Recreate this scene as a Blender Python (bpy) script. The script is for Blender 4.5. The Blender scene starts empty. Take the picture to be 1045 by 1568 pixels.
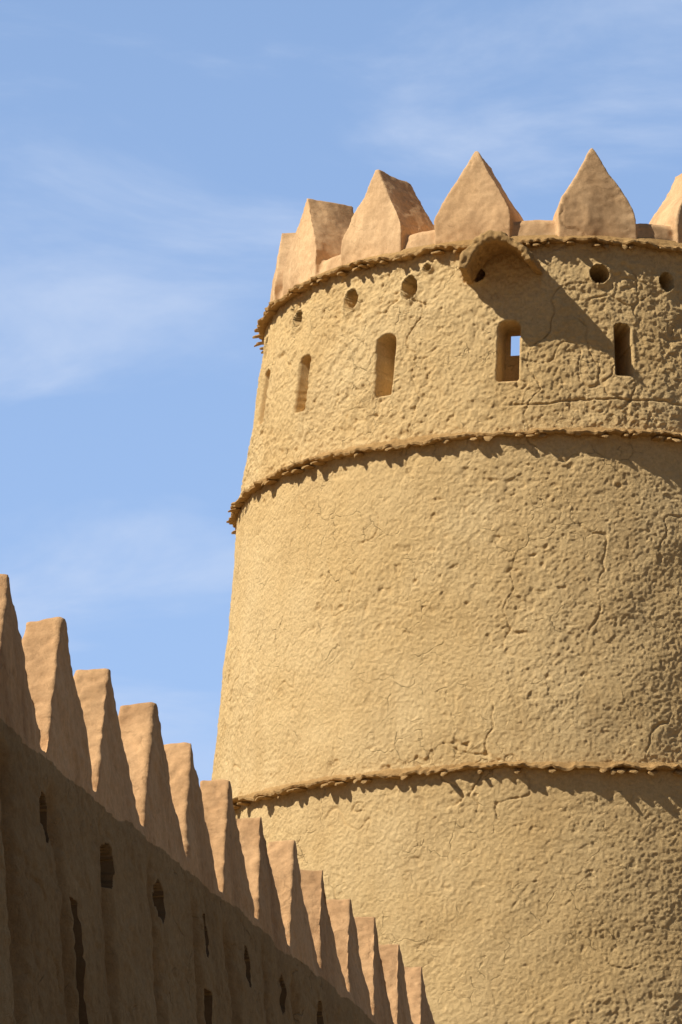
import bpy, math, numpy as np
from mathutils import Matrix, Vector
rng=np.random.default_rng(7)
H=1.6                                   # eye height above ground
sc=bpy.context.scene
# ------------------------------------------------------------ helpers
def vnoise(P,scale,seed=0):
    Q=P/scale+np.array([13.7,7.1,3.3])+seed*17.13
    I=np.floor(Q).astype(np.int64); F=Q-I; F=F*F*(3-2*F)
    def h(a,b,c):
        n=(a*73856093)^(b*19349663)^(c*83492791)^(seed*2654435)
        n=(n^(n>>13))*1274126177 & 0xffffffff
        n=(n^(n>>16))*2246822519 & 0xffffffff
        return ((n^(n>>15))&0xffff)/65535.*2-1
    x,y,z=I[:,0],I[:,1],I[:,2]; fx,fy,fz=F[:,0],F[:,1],F[:,2]
    l=lambda a,b,t:a+(b-a)*t
    return l(l(l(h(x,y,z),h(x+1,y,z),fx),l(h(x,y+1,z),h(x+1,y+1,z),fx),fy),
             l(l(h(x,y,z+1),h(x+1,y,z+1),fx),l(h(x,y+1,z+1),h(x+1,y+1,z+1),fx),fy),fz)
def sstep(a,b,x):
    t=np.clip((x-a)/(b-a),0,1); return t*t*(3-2*t)
def mesh_from(name,V,F,smooth=True):
    me=bpy.data.meshes.new(name)
    V=np.asarray(V,dtype=np.float32); F=np.asarray(F,dtype=np.int32)
    me.vertices.add(len(V)); me.vertices.foreach_set('co',V.ravel())
    k=F.shape[1]
    me.loops.add(F.size); me.loops.foreach_set('vertex_index',F.ravel())
    me.polygons.add(len(F)); me.polygons.foreach_set('loop_start',np.arange(0,F.size,k,dtype=np.int32))
    me.update(calc_edges=True); me.validate()
    me.polygons.foreach_set('use_smooth',np.full(len(me.polygons),smooth))
    return me
def add(name,me,mat,parent=None):
    o=bpy.data.objects.new(name,me); sc.collection.objects.link(o)
    if mat: me.materials.append(mat)
    if parent: o.parent=parent
    return o
def empty(name,loc=(0,0,0)):
    o=bpy.data.objects.new(name,None); sc.collection.objects.link(o); o.empty_display_size=.5
    return o
class Poly:
    def __init__(s): s.v=[];s.f=[]
    def prism(s,rings):      # rings: list of equal-length closed loops
        b=len(s.v);n=len(rings[0])
        for r in rings: s.v+=[tuple(p) for p in r]
        for k in range(len(rings)-1):
            for i in range(n):
                j=(i+1)%n
                s.f.append((b+k*n+i,b+k*n+j,b+(k+1)*n+j,b+(k+1)*n+i))
        s.f.append(tuple(b+i for i in range(n))[::-1]); s.f.append(tuple(b+(len(rings)-1)*n+i for i in range(n)))
    def mesh(s,name):
        me=bpy.data.meshes.new(name); me.from_pydata(s.v,[],s.f); me.update(); return me
def fix_normals(me):
    import bmesh
    bm=bmesh.new(); bm.from_mesh(me); bmesh.ops.recalc_face_normals(bm,faces=bm.faces); bm.to_mesh(me); bm.free()
def remesh(me,vox,it=3):
    fix_normals(me)
    o=bpy.data.objects.new('tmp',me); sc.collection.objects.link(o)
    m=o.modifiers.new('r','REMESH'); m.mode='VOXEL'; m.voxel_size=vox
    s=o.modifiers.new('s','SMOOTH'); s.iterations=it; s.factor=.5
    dg=bpy.context.evaluated_depsgraph_get()
    out=bpy.data.meshes.new_from_object(o.evaluated_get(dg))
    bpy.data.objects.remove(o); 
    n=len(out.vertices); co=np.empty(n*3,np.float32); out.vertices.foreach_get('co',co)
    no=np.empty(n*3,np.float32); out.vertices.foreach_get('normal',no)
    return out,co.reshape(-1,3).astype(float),no.reshape(-1,3).astype(float)
def setco(me,co,smooth=True):
    me.vertices.foreach_set('co',np.asarray(co,np.float32).ravel()); me.update()
    me.polygons.foreach_set('use_smooth',np.full(len(me.polygons),smooth))
# ------------------------------------------------------------ materials
def mud(name,c1,c2,c3,stain=.5,bump=.5,scale=1.,crk=0.,st0=.48):
    m=bpy.data.materials.new(name); m.use_nodes=True; nt=m.node_tree; N=nt.nodes; L=nt.links
    b=N['Principled BSDF']; b.inputs['Roughness'].default_value=.95; b.inputs['Specular IOR Level'].default_value=.0
    tc=N.new('ShaderNodeTexCoord')
    def noise(s,d=6,r=.6,dist=0,vec=None):
        n=N.new('ShaderNodeTexNoise'); n.inputs['Scale'].default_value=s; n.inputs['Detail'].default_value=d
        n.inputs['Roughness'].default_value=r; n.inputs['Distortion'].default_value=dist
        L.new(vec or tc.outputs['Object'],n.inputs['Vector']); return n.outputs['Fac']
    def ramp(f,a,bb,lo=0.,hi=1.):
        r=N.new('ShaderNodeMapRange'); r.inputs[1].default_value=a; r.inputs[2].default_value=bb; r.clamp=True
        r.inputs[3].default_value=lo; r.inputs[4].default_value=hi
        L.new(f,r.inputs[0]); return r.outputs[0]
    def math_(op,a,bb):
        x=N.new('ShaderNodeMath'); x.operation=op
        for i,c in enumerate((a,bb)):
            if isinstance(c,float): x.inputs[i].default_value=c
            else: L.new(c,x.inputs[i])
        return x.outputs[0]
    def mix(f,a,bb,mode='MIX'):
        x=N.new('ShaderNodeMix'); x.data_type='RGBA'; x.blend_type=mode
        if isinstance(f,float): x.inputs[0].default_value=f
        else: L.new(f,x.inputs[0])
        for i,c in ((6,a),(7,bb)):
            if isinstance(c,tuple): x.inputs[i].default_value=(*c,1)
            else: L.new(c,x.inputs[i])
        return x.outputs[2]
    col=mix(ramp(noise(.55*scale,3,.6,.4),.35,.65),c1,c2)
    mp=N.new('ShaderNodeMapping'); mp.inputs['Scale'].default_value=(1,1,.22); L.new(tc.outputs['Object'],mp.inputs['Vector'])
    st=ramp(noise(1.7*scale,5,.65,.2,mp.outputs[0]),st0,.75,0.,stain)
    col=mix(st,col,c3)
    fine=ramp(noise(22*scale,4,.8),.25,.75)
    col=mix(1.,col,mix(fine,(.78,.75,.72),(1.12,1.12,1.12)),'MULTIPLY')
    h=noise(34*scale,6,.85)
    if crk>0:
        wn=N.new('ShaderNodeTexNoise'); wn.inputs['Scale'].default_value=4.; wn.inputs['Detail'].default_value=4.; L.new(tc.outputs['Object'],wn.inputs['Vector'])
        va=N.new('ShaderNodeVectorMath'); va.operation='MULTIPLY_ADD'; va.inputs[1].default_value=(.3,.3,.3); L.new(wn.outputs['Color'],va.inputs[0]); L.new(tc.outputs['Object'],va.inputs[2])
        vo=N.new('ShaderNodeTexVoronoi'); vo.feature='DISTANCE_TO_EDGE'; vo.inputs['Scale'].default_value=2.4; L.new(va.outputs[0],vo.inputs['Vector'])
        line=ramp(vo.outputs['Distance'],0.,.022,1.,0.)
        gate=math_('MULTIPLY',ramp(noise(1.3,3,.6),.46,.60),ramp(noise(6.,2,.6),.40,.55))
        lg=math_('MULTIPLY',line,gate)
        h=math_('SUBTRACT',h,math_('MULTIPLY',lg,crk))
        col=mix(math_('MULTIPLY',lg,.3),col,tuple(.45*c for c in c3))
    L.new(col,b.inputs['Base Color'])
    bp=N.new('ShaderNodeBump'); bp.inputs['Strength'].default_value=bump; bp.inputs['Distance'].default_value=.03
    L.new(h,bp.inputs['Height']); L.new(bp.outputs[0],b.inputs['Normal'])
    return m
M_tower=mud('tower_mud',(.90,.655,.335),(.84,.585,.275),(.68,.45,.20),.6,.9,1.,.7)
M_crown=mud('crown_plaster',(.86,.58,.32),(.78,.50,.26),(.38,.22,.11),.9,.35,1.,.25,.40)
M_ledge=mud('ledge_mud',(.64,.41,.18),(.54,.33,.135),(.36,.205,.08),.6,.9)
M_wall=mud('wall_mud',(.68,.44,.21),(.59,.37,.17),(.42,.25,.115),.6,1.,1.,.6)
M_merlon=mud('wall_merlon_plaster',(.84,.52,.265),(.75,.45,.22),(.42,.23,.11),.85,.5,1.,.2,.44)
M_recess=mud('recess_shade_mud',(.24,.15,.07),(.20,.12,.055),(.15,.085,.04),.5,.2)  # darker mud colour paints the shade inside the wall's holes and slots
M_ground=mud('sandy_ground',(.22,.16,.09),(.19,.14,.08),(.15,.11,.06),.4,.3)
# ------------------------------------------------------------ tower
XC,YC=3.017,57.6
Z=np.array([17.44,14.756,10.307])+H; RL=np.array([4.208,4.548,4.942]); RB=RL-.13
def body_r(z): return np.interp(z,[0,Z[2],Z[1],Z[0]],[RB[2]+Z[2]*.085,RB[2],RB[1],RB[0]])
tower=empty('round_mud_brick_tower')
azs=np.concatenate([np.arange(-180,-108,3.),np.arange(-108,48,.16),np.arange(48,180,3.)])
zz=np.concatenate([np.arange(0,7.5,.3),np.arange(7.6,Z[0]+.02,.0125)])
A,ZZ=np.meshgrid(np.radians(azs),zz); na,nz=len(azs),len(zz)
a=A.ravel(); z=ZZ.ravel(); r0=body_r(z)
P=np.stack([np.sin(a)*r0,-np.cos(a)*r0,z],1)
upper=sstep(Z[1]-.02,Z[1]+.02,z)
Pw=P+.06*np.stack([vnoise(P,.2,11),vnoise(P,.2,12),vnoise(P,.2,13)],1)
Pw2=Pw+.012*np.stack([vnoise(P,.06,15),vnoise(P,.06,16),vnoise(P,.06,17)],1)
d=.035*vnoise(P,1.3,1)+.018*vnoise(P,.45,2)
patch=sstep(-.4,.6,vnoise(P,1.2,6)+.5*vnoise(P,.4,61))
rough=.45+.50*patch+.35*upper
b1=np.abs(vnoise(Pw2*[1,1,.8],.22,3)); b2=np.abs(vnoise(Pw2*[1,1,.9],.11,4)); b4=vnoise(P,.028,7)
cl=lambda b,w:np.minimum(b,w)/w
g1=sstep(-.1,.4,vnoise(P,.6,18)); g2=sstep(-.1,.4,vnoise(P,.5,19))
chip=vnoise(P,.045,5)+.5*vnoise(P,.022,25); chip2=vnoise(Pw2,.09,9)+.3*vnoise(P,.03,26)
d+=rough*((.002+.008*upper)*g1*cl(b1,.25)+.003*g2*cl(b2,.3)+.003*vnoise(P,.13,8)
   +(.008+.002*upper)*sstep(-.5,.4,chip)+(.005+.007*upper)*sstep(-.3,.3,chip2))+.0065*b4
# scattered gouges
go=vnoise(Pw2*[1,1,1.2],.14,27); d-=.016*sstep(.52,.74,go)*(.5+.5*patch)
def crack(seed,sc_,w,depth,zs=1.):
    c=np.abs(vnoise(Pw2*[1,1,zs],sc_,seed)+.3*vnoise(Pw,sc_*.3,seed+1)); gate=sstep(.15,.45,vnoise(P,1.1,seed+2))
    return -depth*np.clip(1-c/w,0,1)*gate
d+=crack(20,.9,.018,.022,.45)+crack(30,.6,.02,.022)*(.4+.6*upper)+crack(40,1.4,.012,.028,.3)
seam=15.33+H-.25+.04*np.sin(a*9)+.03*vnoise(P,.3,50)+.02*vnoise(P,.1,51)
d+=-.03*np.exp(-((z-(seam+.12))/.010)**2)*sstep(math.radians(-14),math.radians(-9),a)
deg=np.degrees(a)
jit=.02*vnoise(P,.2,60); jit2=.03*vnoise(P,.45,62)
hole=np.zeros_like(d)
def slot(az,z0,z1,w,depth):
    global hole,d
    dx=(deg-az)*np.pi/180*r0; zc=(z0+z1)/2+H; hh=(z1-z0)/2; c=np.where(z>zc,w*.34,w*.12)
    qx=np.maximum(np.abs(dx)-w/2+c,0);qz=np.maximum(np.abs(z-zc)-hh+c,0); q=np.maximum(np.hypot(qx,qz)-c,np.maximum(np.abs(dx)-w/2,np.abs(z-zc)-hh))+jit2
    d+=.012*np.exp(-(np.maximum(q,0)/.05)**2)
    d=np.where(q<.03,d*sstep(0,.03,q),d)
    hole=np.where(q<0,np.maximum(hole,depth),hole)
def rhole(az,zc,rx,rz,depth):
    global hole,d
    dx=(deg-az)*np.pi/180*r0; q=np.hypot(dx/rx,(z-zc-H)/rz)-1+jit*9
    d+=.03*np.exp(-(np.maximum(q,0)/.35)**2)
    hole=np.where(q<0,np.maximum(hole,depth),hole)
for s in [(-73,15.75,16.5,.26,.9),(-55.7,15.58,16.36,.25,.9),(-35,15.48,16.33,.27,.9),(-11.5,15.5,16.33,.28,.42),(8.6,15.58,16.31,.22,.9),(31,15.55,16.3,.26,.9),(-97,15.6,16.35,.26,.8)]: slot(*s)
for h in [(-61,16.98,.12,.15),(-44.6,16.98,.14,.15),(-31,16.95,.13,.17),(-17.4,17.02,.1,.1),(4.7,17.0,.12,.13),(17.3,16.95,.10,.13),(31,16.95,.11,.13),(-80,17.0,.12,.14)]: rhole(*h,.7)
for h in [(-27.5,17.22,.06,.06),(-64,17.2,.05,.05)]: rhole(*h,.15)
rr=r0+d-.012*rough-hole
V=np.stack([np.sin(a)*rr+XC,-np.cos(a)*rr+YC,z],1)
i=np.arange(nz-1)[:,None]*na; j=np.arange(na)[None,:]; jn=(j+1)%na
F=np.stack([i+j,i+jn,i+na+jn,i+na+j],-1).reshape(-1,4)
cA=deg[F[:,0]];cZ=z[F[:,0]]-H
through=(np.abs(cA+11.2)<1.0)&(cZ>15.98)&(cZ<16.26)&(hole[F].min(1)>.4)
F=F[~through]
me=mesh_from('tower_shell',V,F); add('tower_shell',me,M_tower,tower)
# ledges -------------------------------------------------------------
def ledge(name,zk,R,rb,seed,amp=1.):
    az=np.radians(np.arange(0,360,.2)); n=len(az)
    c=np.stack([np.sin(az)*R,-np.cos(az)*R,0*az+seed],1)
    jr=amp*(.03*vnoise(c,.45,seed)+.035*vnoise(c,.16,seed+1)+.02*vnoise(c,.05,seed+5)); jz=amp*(.02*vnoise(c,.9,seed+2)+.022*vnoise(c,.16,seed+3)+.014*vnoise(c,.05,seed+4))
    prof=[(rb-.06,.13,0,0),(rb+.005,.07,.1,.4),(rb+.035,.035,.5,.9),(R-.025,.02,.9,1),(R,.004,1,1.1),(R-.005,-.02,1,1.3),(R-.05,-.028,.6,1.2),(rb-.06,-.02,0,.5)]
    V=[];
    for q_,(r,dz,kr,kz) in enumerate(prof):
        q=r+jr*kr+.010*vnoise(c,.06,seed+10+q_)*(q_>0); V.append(np.stack([np.sin(az)*q+XC,-np.cos(az)*q+YC,zk+dz+jz*kz],1))
    V=np.concatenate(V); m=len(prof)
    i=np.arange(m-1)[:,None]*n; j=np.arange(n)[None,:]; jn=(j+1)%n
    F=np.stack([i+j,i+n+j,i+n+jn,i+jn],-1).reshape(-1,4)
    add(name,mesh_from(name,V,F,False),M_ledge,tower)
    p=Poly(); t=0
    while t<360:
        t+=rng.choice([rng.uniform(.8,2.),rng.uniform(2.5,6)])
        w=rng.uniform(.03,.075); L=rng.uniform(-.04,.06); th=rng.uniform(.014,.024); zc=zk-.042+rng.uniform(-.01,.01)
        ca=math.radians(t); skew=rng.uniform(-.05,.05); dip=rng.uniform(0,.06)
        rings=[]
        for (q,ww,tt,sx,dz) in ((rb-.1,w,th,0,0),(R-.05,w,th,skew*.5,0),(R+L*.6,w*.75,th*.9,skew*.8,-dip*.6),(R+L+.015,w*.3,th*.6,skew,-dip)):
            ring=[]
            for (sx2,sz2) in ((-1,-.6),(-.3,-1),(.6,-.9),(1,.2),(.4,1),(-.8,.8)):
                tx=sx+sx2*ww; x=math.sin(ca)*q+math.cos(ca)*tx; y=-math.cos(ca)*q+math.sin(ca)*tx
                ring.append((x+XC,y+YC,zc+dz+sz2*tt))
            rings.append(ring)
        p.prism(rings)
    me=p.mesh(name+'_stones'); fix_normals(me); add(name+'_stones',me,M_ledge,tower)
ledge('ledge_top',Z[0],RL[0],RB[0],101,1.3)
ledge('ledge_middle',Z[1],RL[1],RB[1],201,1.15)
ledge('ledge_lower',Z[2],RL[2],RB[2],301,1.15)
# crown ---------------------------------------------------------------
def pol(r,az,z): return (math.sin(az)*r,-math.cos(az)*r,z)
Pk=Poly(); ZB=Z[0]+.02; ZG=17.80+H
n=180; b=0
prof=[(4.05,ZB-.1),(3.95,ZG-.05),(3.91,ZG),(3.3,ZG+.02),(3.25,ZB-.1)]
Vr=[];m=len(prof)
for k in range(n):
    az=2*math.pi*k/n
    for r,zq in prof: Vr.append(pol(r,az,zq))
Pk.v+=Vr
for k in range(n):
    k2=(k+1)%n
    for q in range(m):
        q2=(q+1)%m; Pk.f.append((k*m+q,k*m+q2,k2*m+q2,k2*m+q))
hw=[(-.3,.52),(.0,.52),(.14,.50),(.30,.43),(.48,.325),(.68,.20),(.86,.105),(.98,.045),(1.03,.02)]
for k,azd in enumerate([4.6,27.3,50,72.7,95.4,118,137,156,175.5,200.5,228.4,251,273.8,296.0,318.8,340.9]):
    az=math.radians(azd)
    sw=rng.uniform(.95,1.05); sh=rng.uniform(.98,1.03); lean=rng.uniform(-.05,.03)
    loop=[(-w*sw,h) for h,w in hw]+[(w*sw,h) for h,w in hw[::-1]]
    rings=[]
    for fr in (0,.5,1):
        ring=[]
        for t,h in loop:
            hh=h*sh; ro=4.02-.12*max(h,0); ri=3.12+.08*max(h,0); r=ro+(ri-ro)*fr
            tx=(t+lean*h)*(1-.04*fr); hz=ZG+hh-(.03*fr)
            ring.append((math.sin(az)*r+math.cos(az)*tx,-math.cos(az)*r+math.sin(az)*tx,hz))
        rings.append(ring)
    Pk.prism(rings)
me,co,no=remesh(Pk.mesh('crown'),.02,2)
dd=.025*vnoise(co,.6,70)+.014*vnoise(co,.2,71)+.006*vnoise(co,.07,72)
cc=np.abs(vnoise(co,.5,74)+.2*vnoise(co,.12,76)); dd-=.014*np.clip(1-cc/.03,0,1)*sstep(.0,.3,vnoise(co,.8,75))
co=co+no*dd[:,None]+np.array([XC,YC,0]); setco(me,co)
me.materials.clear(); add('crown_merlons',me,M_crown,tower)
# water spout : hooded mud chute ------------------------------------
sa=math.radians(-13); rx,ry=math.sin(sa),-math.cos(sa); tx_,ty_=math.cos(sa),math.sin(sa)
Ps=Poly(); Rw=4.0
def sp(o,t,zq): return (rx*(Rw+o)+tx_*t,ry*(Rw+o)+ty_*t,zq)
sect=[(-.56,-.26),(-.50,-.02),(-.30,.15),(-.05,.25),(.14,.23),(.36,.11),(.58,-.05),(.64,-.2),(.54,-.2),(.44,-.05),(.24,.08),(.05,.14),(-.12,.11),(-.27,-.0),(-.38,-.14),(-.43,-.28)]
rings=[]
for o,k in ((-.1,1.),(.3,1.),(.6,.97),(.80,.92)):
    rings.append([sp(o,t*k*.86,17.18+H+zq*k-.02*o) for t,zq in sect])
Ps.prism(rings)
me,co,no=remesh(Ps.mesh('spout'),.016,1)
co=co+no*(.025*vnoise(co,.2,80)+.022*np.abs(vnoise(co,.09,81))+.018*vnoise(co,.04,82))[:,None]+np.array([XC,YC,0]); setco(me,co)
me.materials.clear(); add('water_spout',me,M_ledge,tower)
# ------------------------------------------------------------ crenellated wall
X0,Y0=-1.644,20.671; E=np.array([.1925,1.0845]); L=np.hypot(*E); e=E/L; nrm=np.array([e[1],-e[0]])
ZT=5.0+H; ZBW=4.22+H
fence=empty('crenellated_mud_wall')
def off(z): return (ZT-z)*.1
def to_world(c): return np.stack([X0+e[0]*c[:,0]+nrm[0]*c[:,1],Y0+e[1]*c[:,0]+nrm[1]*c[:,1],c[:,2]],1)
whw=[(-.3,.50),(.0,.49),(.1,.45),(.3,.325),(.5,.19),(.66,.08),(.76,.028),(.78,.015)]
KEND=12.56
def wall_part(name,k0,k1,vox,zlow,mat,merl=True):
    p=Poly(); s0,s1=k0*L,k1*L
    p.prism([[(s,off(zlow),zlow),(s,off(ZBW),ZBW),(s,-.2,ZBW+.0),(s,-.2,ZBW-.35),(s,-.7,ZBW-.4),(s,-.7,zlow)] for s in (s0,s1)])
    for k in range(math.ceil(k0+.3),math.floor(k1-.3)+1):
        sw=rng.uniform(.94,1.04); dh=rng.uniform(-.03,.02); ln=rng.uniform(-.04,.03)
        loop=[(-w*sw,h) for h,w in whw]+[(w*sw,h) for h,w in whw[::-1]]
        rings=[[(k*L+t+ln*h,(off(ZBW+h) if fr==0 else -.2+.02*h),ZBW+h+(dh if h>.2 else 0)) for t,h in loop] for fr in (0,1)]
        p.prism(rings)
    me,co,no=remesh(p.mesh(name),vox,1)
    s,o,z=co[:,0],co[:,1],co[:,2]
    below=sstep(ZBW+.02,ZBW-.2,z)
    cw=co+.04*np.stack([vnoise(co,.15,85),vnoise(co,.15,86),vnoise(co,.15,87)],1)
    dd=.022*vnoise(co,.7,90)+.012*vnoise(co,.22,91)+(.002+.007*below)*np.minimum(np.abs(vnoise(cw,.10,92)),.4)/.4+.005*vnoise(co,.04,93)+.006*vnoise(cw,.08,89)
    cr=np.abs(vnoise(co*[1,1,.35],.35,95)+.2*vnoise(co,.1,96)); dd-=.016*np.clip(1-cr/.03,0,1)*below*sstep(0,.3,vnoise(co,.7,97))
    face=sstep(.35,.75,no[:,1])
    ph=(s/L-.60)%1.; g=np.minimum(ph,1-ph)*L + .03*vnoise(co,.3,94)
    groove=.14*np.exp(-(g/.085)**2)*sstep(ZBW-.10,ZBW-.42,z)*(.7+.5*vnoise(co,.9,88))
    co2=co+no*dd[:,None]; co2[:,1]-=groove*face
    jt=.012*vnoise(co,.12,98)
    rec=np.zeros(len(co))
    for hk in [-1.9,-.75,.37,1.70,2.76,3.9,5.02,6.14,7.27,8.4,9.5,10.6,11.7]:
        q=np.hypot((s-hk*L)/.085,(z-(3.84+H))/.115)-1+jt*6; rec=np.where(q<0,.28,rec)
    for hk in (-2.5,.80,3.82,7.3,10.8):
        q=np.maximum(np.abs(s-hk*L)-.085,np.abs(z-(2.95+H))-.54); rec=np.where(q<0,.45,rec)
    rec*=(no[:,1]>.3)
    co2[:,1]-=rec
    setco(me,to_world(co2)); me.flip_normals(); me.materials.clear()
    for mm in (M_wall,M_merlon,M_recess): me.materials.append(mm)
    nf=len(me.polygons); cen=np.empty(nf*3,np.float32); me.polygons.foreach_get('center',cen)
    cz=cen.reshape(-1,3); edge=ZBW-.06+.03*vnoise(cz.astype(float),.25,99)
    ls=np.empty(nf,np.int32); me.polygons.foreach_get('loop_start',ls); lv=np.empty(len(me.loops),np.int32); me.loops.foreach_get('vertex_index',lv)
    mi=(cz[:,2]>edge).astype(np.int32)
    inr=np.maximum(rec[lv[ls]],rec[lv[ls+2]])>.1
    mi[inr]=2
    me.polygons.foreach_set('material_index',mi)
    add(name,me,None,fence)
wall_part('parapet_and_merlons',-2.5,KEND,.014,2.2+H,M_wall)
wall_part('parapet_near_end',-9.5,-2.5,.045,2.2+H,M_wall)
zl=2.21+H; V=[]
for s in (-9.5*L,KEND*L):
    V+=[(s,off(0),-.3),(s,off(zl),zl),(s,-.7,zl),(s,-.7,-.3)]
V=to_world(np.array(V)); me=bpy.data.meshes.new('wall_base'); me.from_pydata(V.tolist(),[],[(0,1,2,3),(4,7,6,5),(0,4,5,1),(1,5,6,2),(2,6,7,3)]); fix_normals(me)
add('wall_base',me,M_wall,fence)
# ------------------------------------------------------------ ground
g=np.concatenate([-np.geomspace(3000,60,14),np.linspace(-50,50,51),np.geomspace(60,3000,14)])
GX,GY=np.meshgrid(g,g+30); P=np.stack([GX.ravel(),GY.ravel(),0*GX.ravel()],1)
P[:,2]=np.where(np.hypot(P[:,0],P[:,1]-30)<60,.04*vnoise(P,5.,120),0)
n=len(g); i=np.arange(n-1)[:,None]*n; j=np.arange(n-1)[None,:]
add('ground',mesh_from('ground',P,np.stack([i+j,i+j+1,i+n+j+1,i+n+j],-1).reshape(-1,4)),M_ground)
# ------------------------------------------------------------ light
SAZ,SEL=70.,44.
el=math.radians(SEL); sd=Vector((-math.sin(math.radians(SAZ))*math.cos(el),-math.cos(math.radians(SAZ))*math.cos(el),math.sin(el)))
ld=bpy.data.lights.new('sun','SUN'); ld.energy=5.; ld.angle=math.radians(.5); ld.color=(1,.95,.85)
lo=bpy.data.objects.new('sun',ld); sc.collection.objects.link(lo); lo.rotation_euler=sd.to_track_quat('Z','Y').to_euler(); lo.location=sd*60
w=bpy.data.worlds.new('World'); sc.world=w; w.use_nodes=True; nt=w.node_tree; N=nt.nodes; Lk=nt.links; N.clear()
out=N.new('ShaderNodeOutputWorld'); bg=N.new('ShaderNodeBackground'); bg.inputs[1].default_value=.1
sky=N.new('ShaderNodeTexSky'); sky.sky_type='NISHITA'; sky.sun_disc=False; sky.sun_elevation=el; sky.sun_rotation=math.radians(180+SAZ)
sky.air_density=1.0; sky.dust_density=.6; sky.ozone_density=1.5
tc=N.new('ShaderNodeTexCoord'); mp=N.new('ShaderNodeMapping'); mp.inputs['Location'].default_value=(.3,0,.75); mp.inputs['Rotation'].default_value=(0,math.radians(16),0); mp.inputs['Scale'].default_value=(8,8,24)
Lk.new(tc.outputs['Generated'],mp.inputs['Vector'])
sx=N.new('ShaderNodeSeparateXYZ'); Lk.new(tc.outputs['Generated'],sx.inputs[0])
def mrange(src,a,b,lo,hi,sm=False):
    r=N.new('ShaderNodeMapRange'); r.inputs[1].default_value=a; r.inputs[2].default_value=b; r.inputs[3].default_value=lo; r.inputs[4].default_value=hi
    if sm: r.interpolation_type='SMOOTHSTEP'
    Lk.new(src,r.inputs[0]); return r.outputs[0]
br=mrange(sx.outputs['Y'],-.1,.9,.42,1.85,True)
m1=N.new('ShaderNodeVectorMath'); m1.operation='SCALE'; Lk.new(sky.outputs[0],m1.inputs[0]); Lk.new(br,m1.inputs['Scale'])
hz=N.new('ShaderNodeMix'); hz.data_type='RGBA'; Lk.new(mrange(sx.outputs['Z'],.12,.40,.6,.15),hz.inputs[0]); Lk.new(m1.outputs[0],hz.inputs[6]); 
hc=N.new('ShaderNodeVectorMath'); hc.operation='SCALE'; hc.inputs[0].default_value=(1.7,2.5,4.7); Lk.new(br,hc.inputs['Scale']); Lk.new(hc.outputs[0],hz.inputs[7])
nz1=N.new('ShaderNodeTexNoise'); nz1.inputs['Scale'].default_value=1.; nz1.inputs['Detail'].default_value=7; nz1.inputs['Roughness'].default_value=.56; nz1.inputs['Distortion'].default_value=.5
Lk.new(mp.outputs[0],nz1.inputs['Vector'])
cf=mrange(nz1.outputs['Fac'],.46,.76,0.,.65,True)
mx=N.new('ShaderNodeMix'); mx.data_type='RGBA'; Lk.new(cf,mx.inputs[0]); Lk.new(hz.outputs[2],mx.inputs[6])
cc_=N.new('ShaderNodeVectorMath'); cc_.operation='SCALE'; cc_.inputs[0].default_value=(3.6,4.1,5.1); Lk.new(br,cc_.inputs['Scale']); Lk.new(cc_.outputs[0],mx.inputs[7])
Lk.new(mx.outputs[2],bg.inputs[0]); Lk.new(bg.outputs[0],out.inputs[0])
# ------------------------------------------------------------ camera
cd=bpy.data.cameras.new('camera'); cam=bpy.data.objects.new('camera',cd); sc.collection.objects.link(cam); sc.camera=cam
cd.sensor_fit='VERTICAL'; cd.sensor_height=24; cd.lens=6563.5/1568*24; cd.clip_end=10000; cd.clip_start=.1
cam.matrix_world=Matrix.Translation((0,0,H))@Matrix.Rotation(math.pi/2+.2519,4,'X')@Matrix.Rotation(.0068,4,'Z')
sc.view_settings.view_transform='Standard'; sc.view_settings.look='None'; sc.view_settings.exposure=0
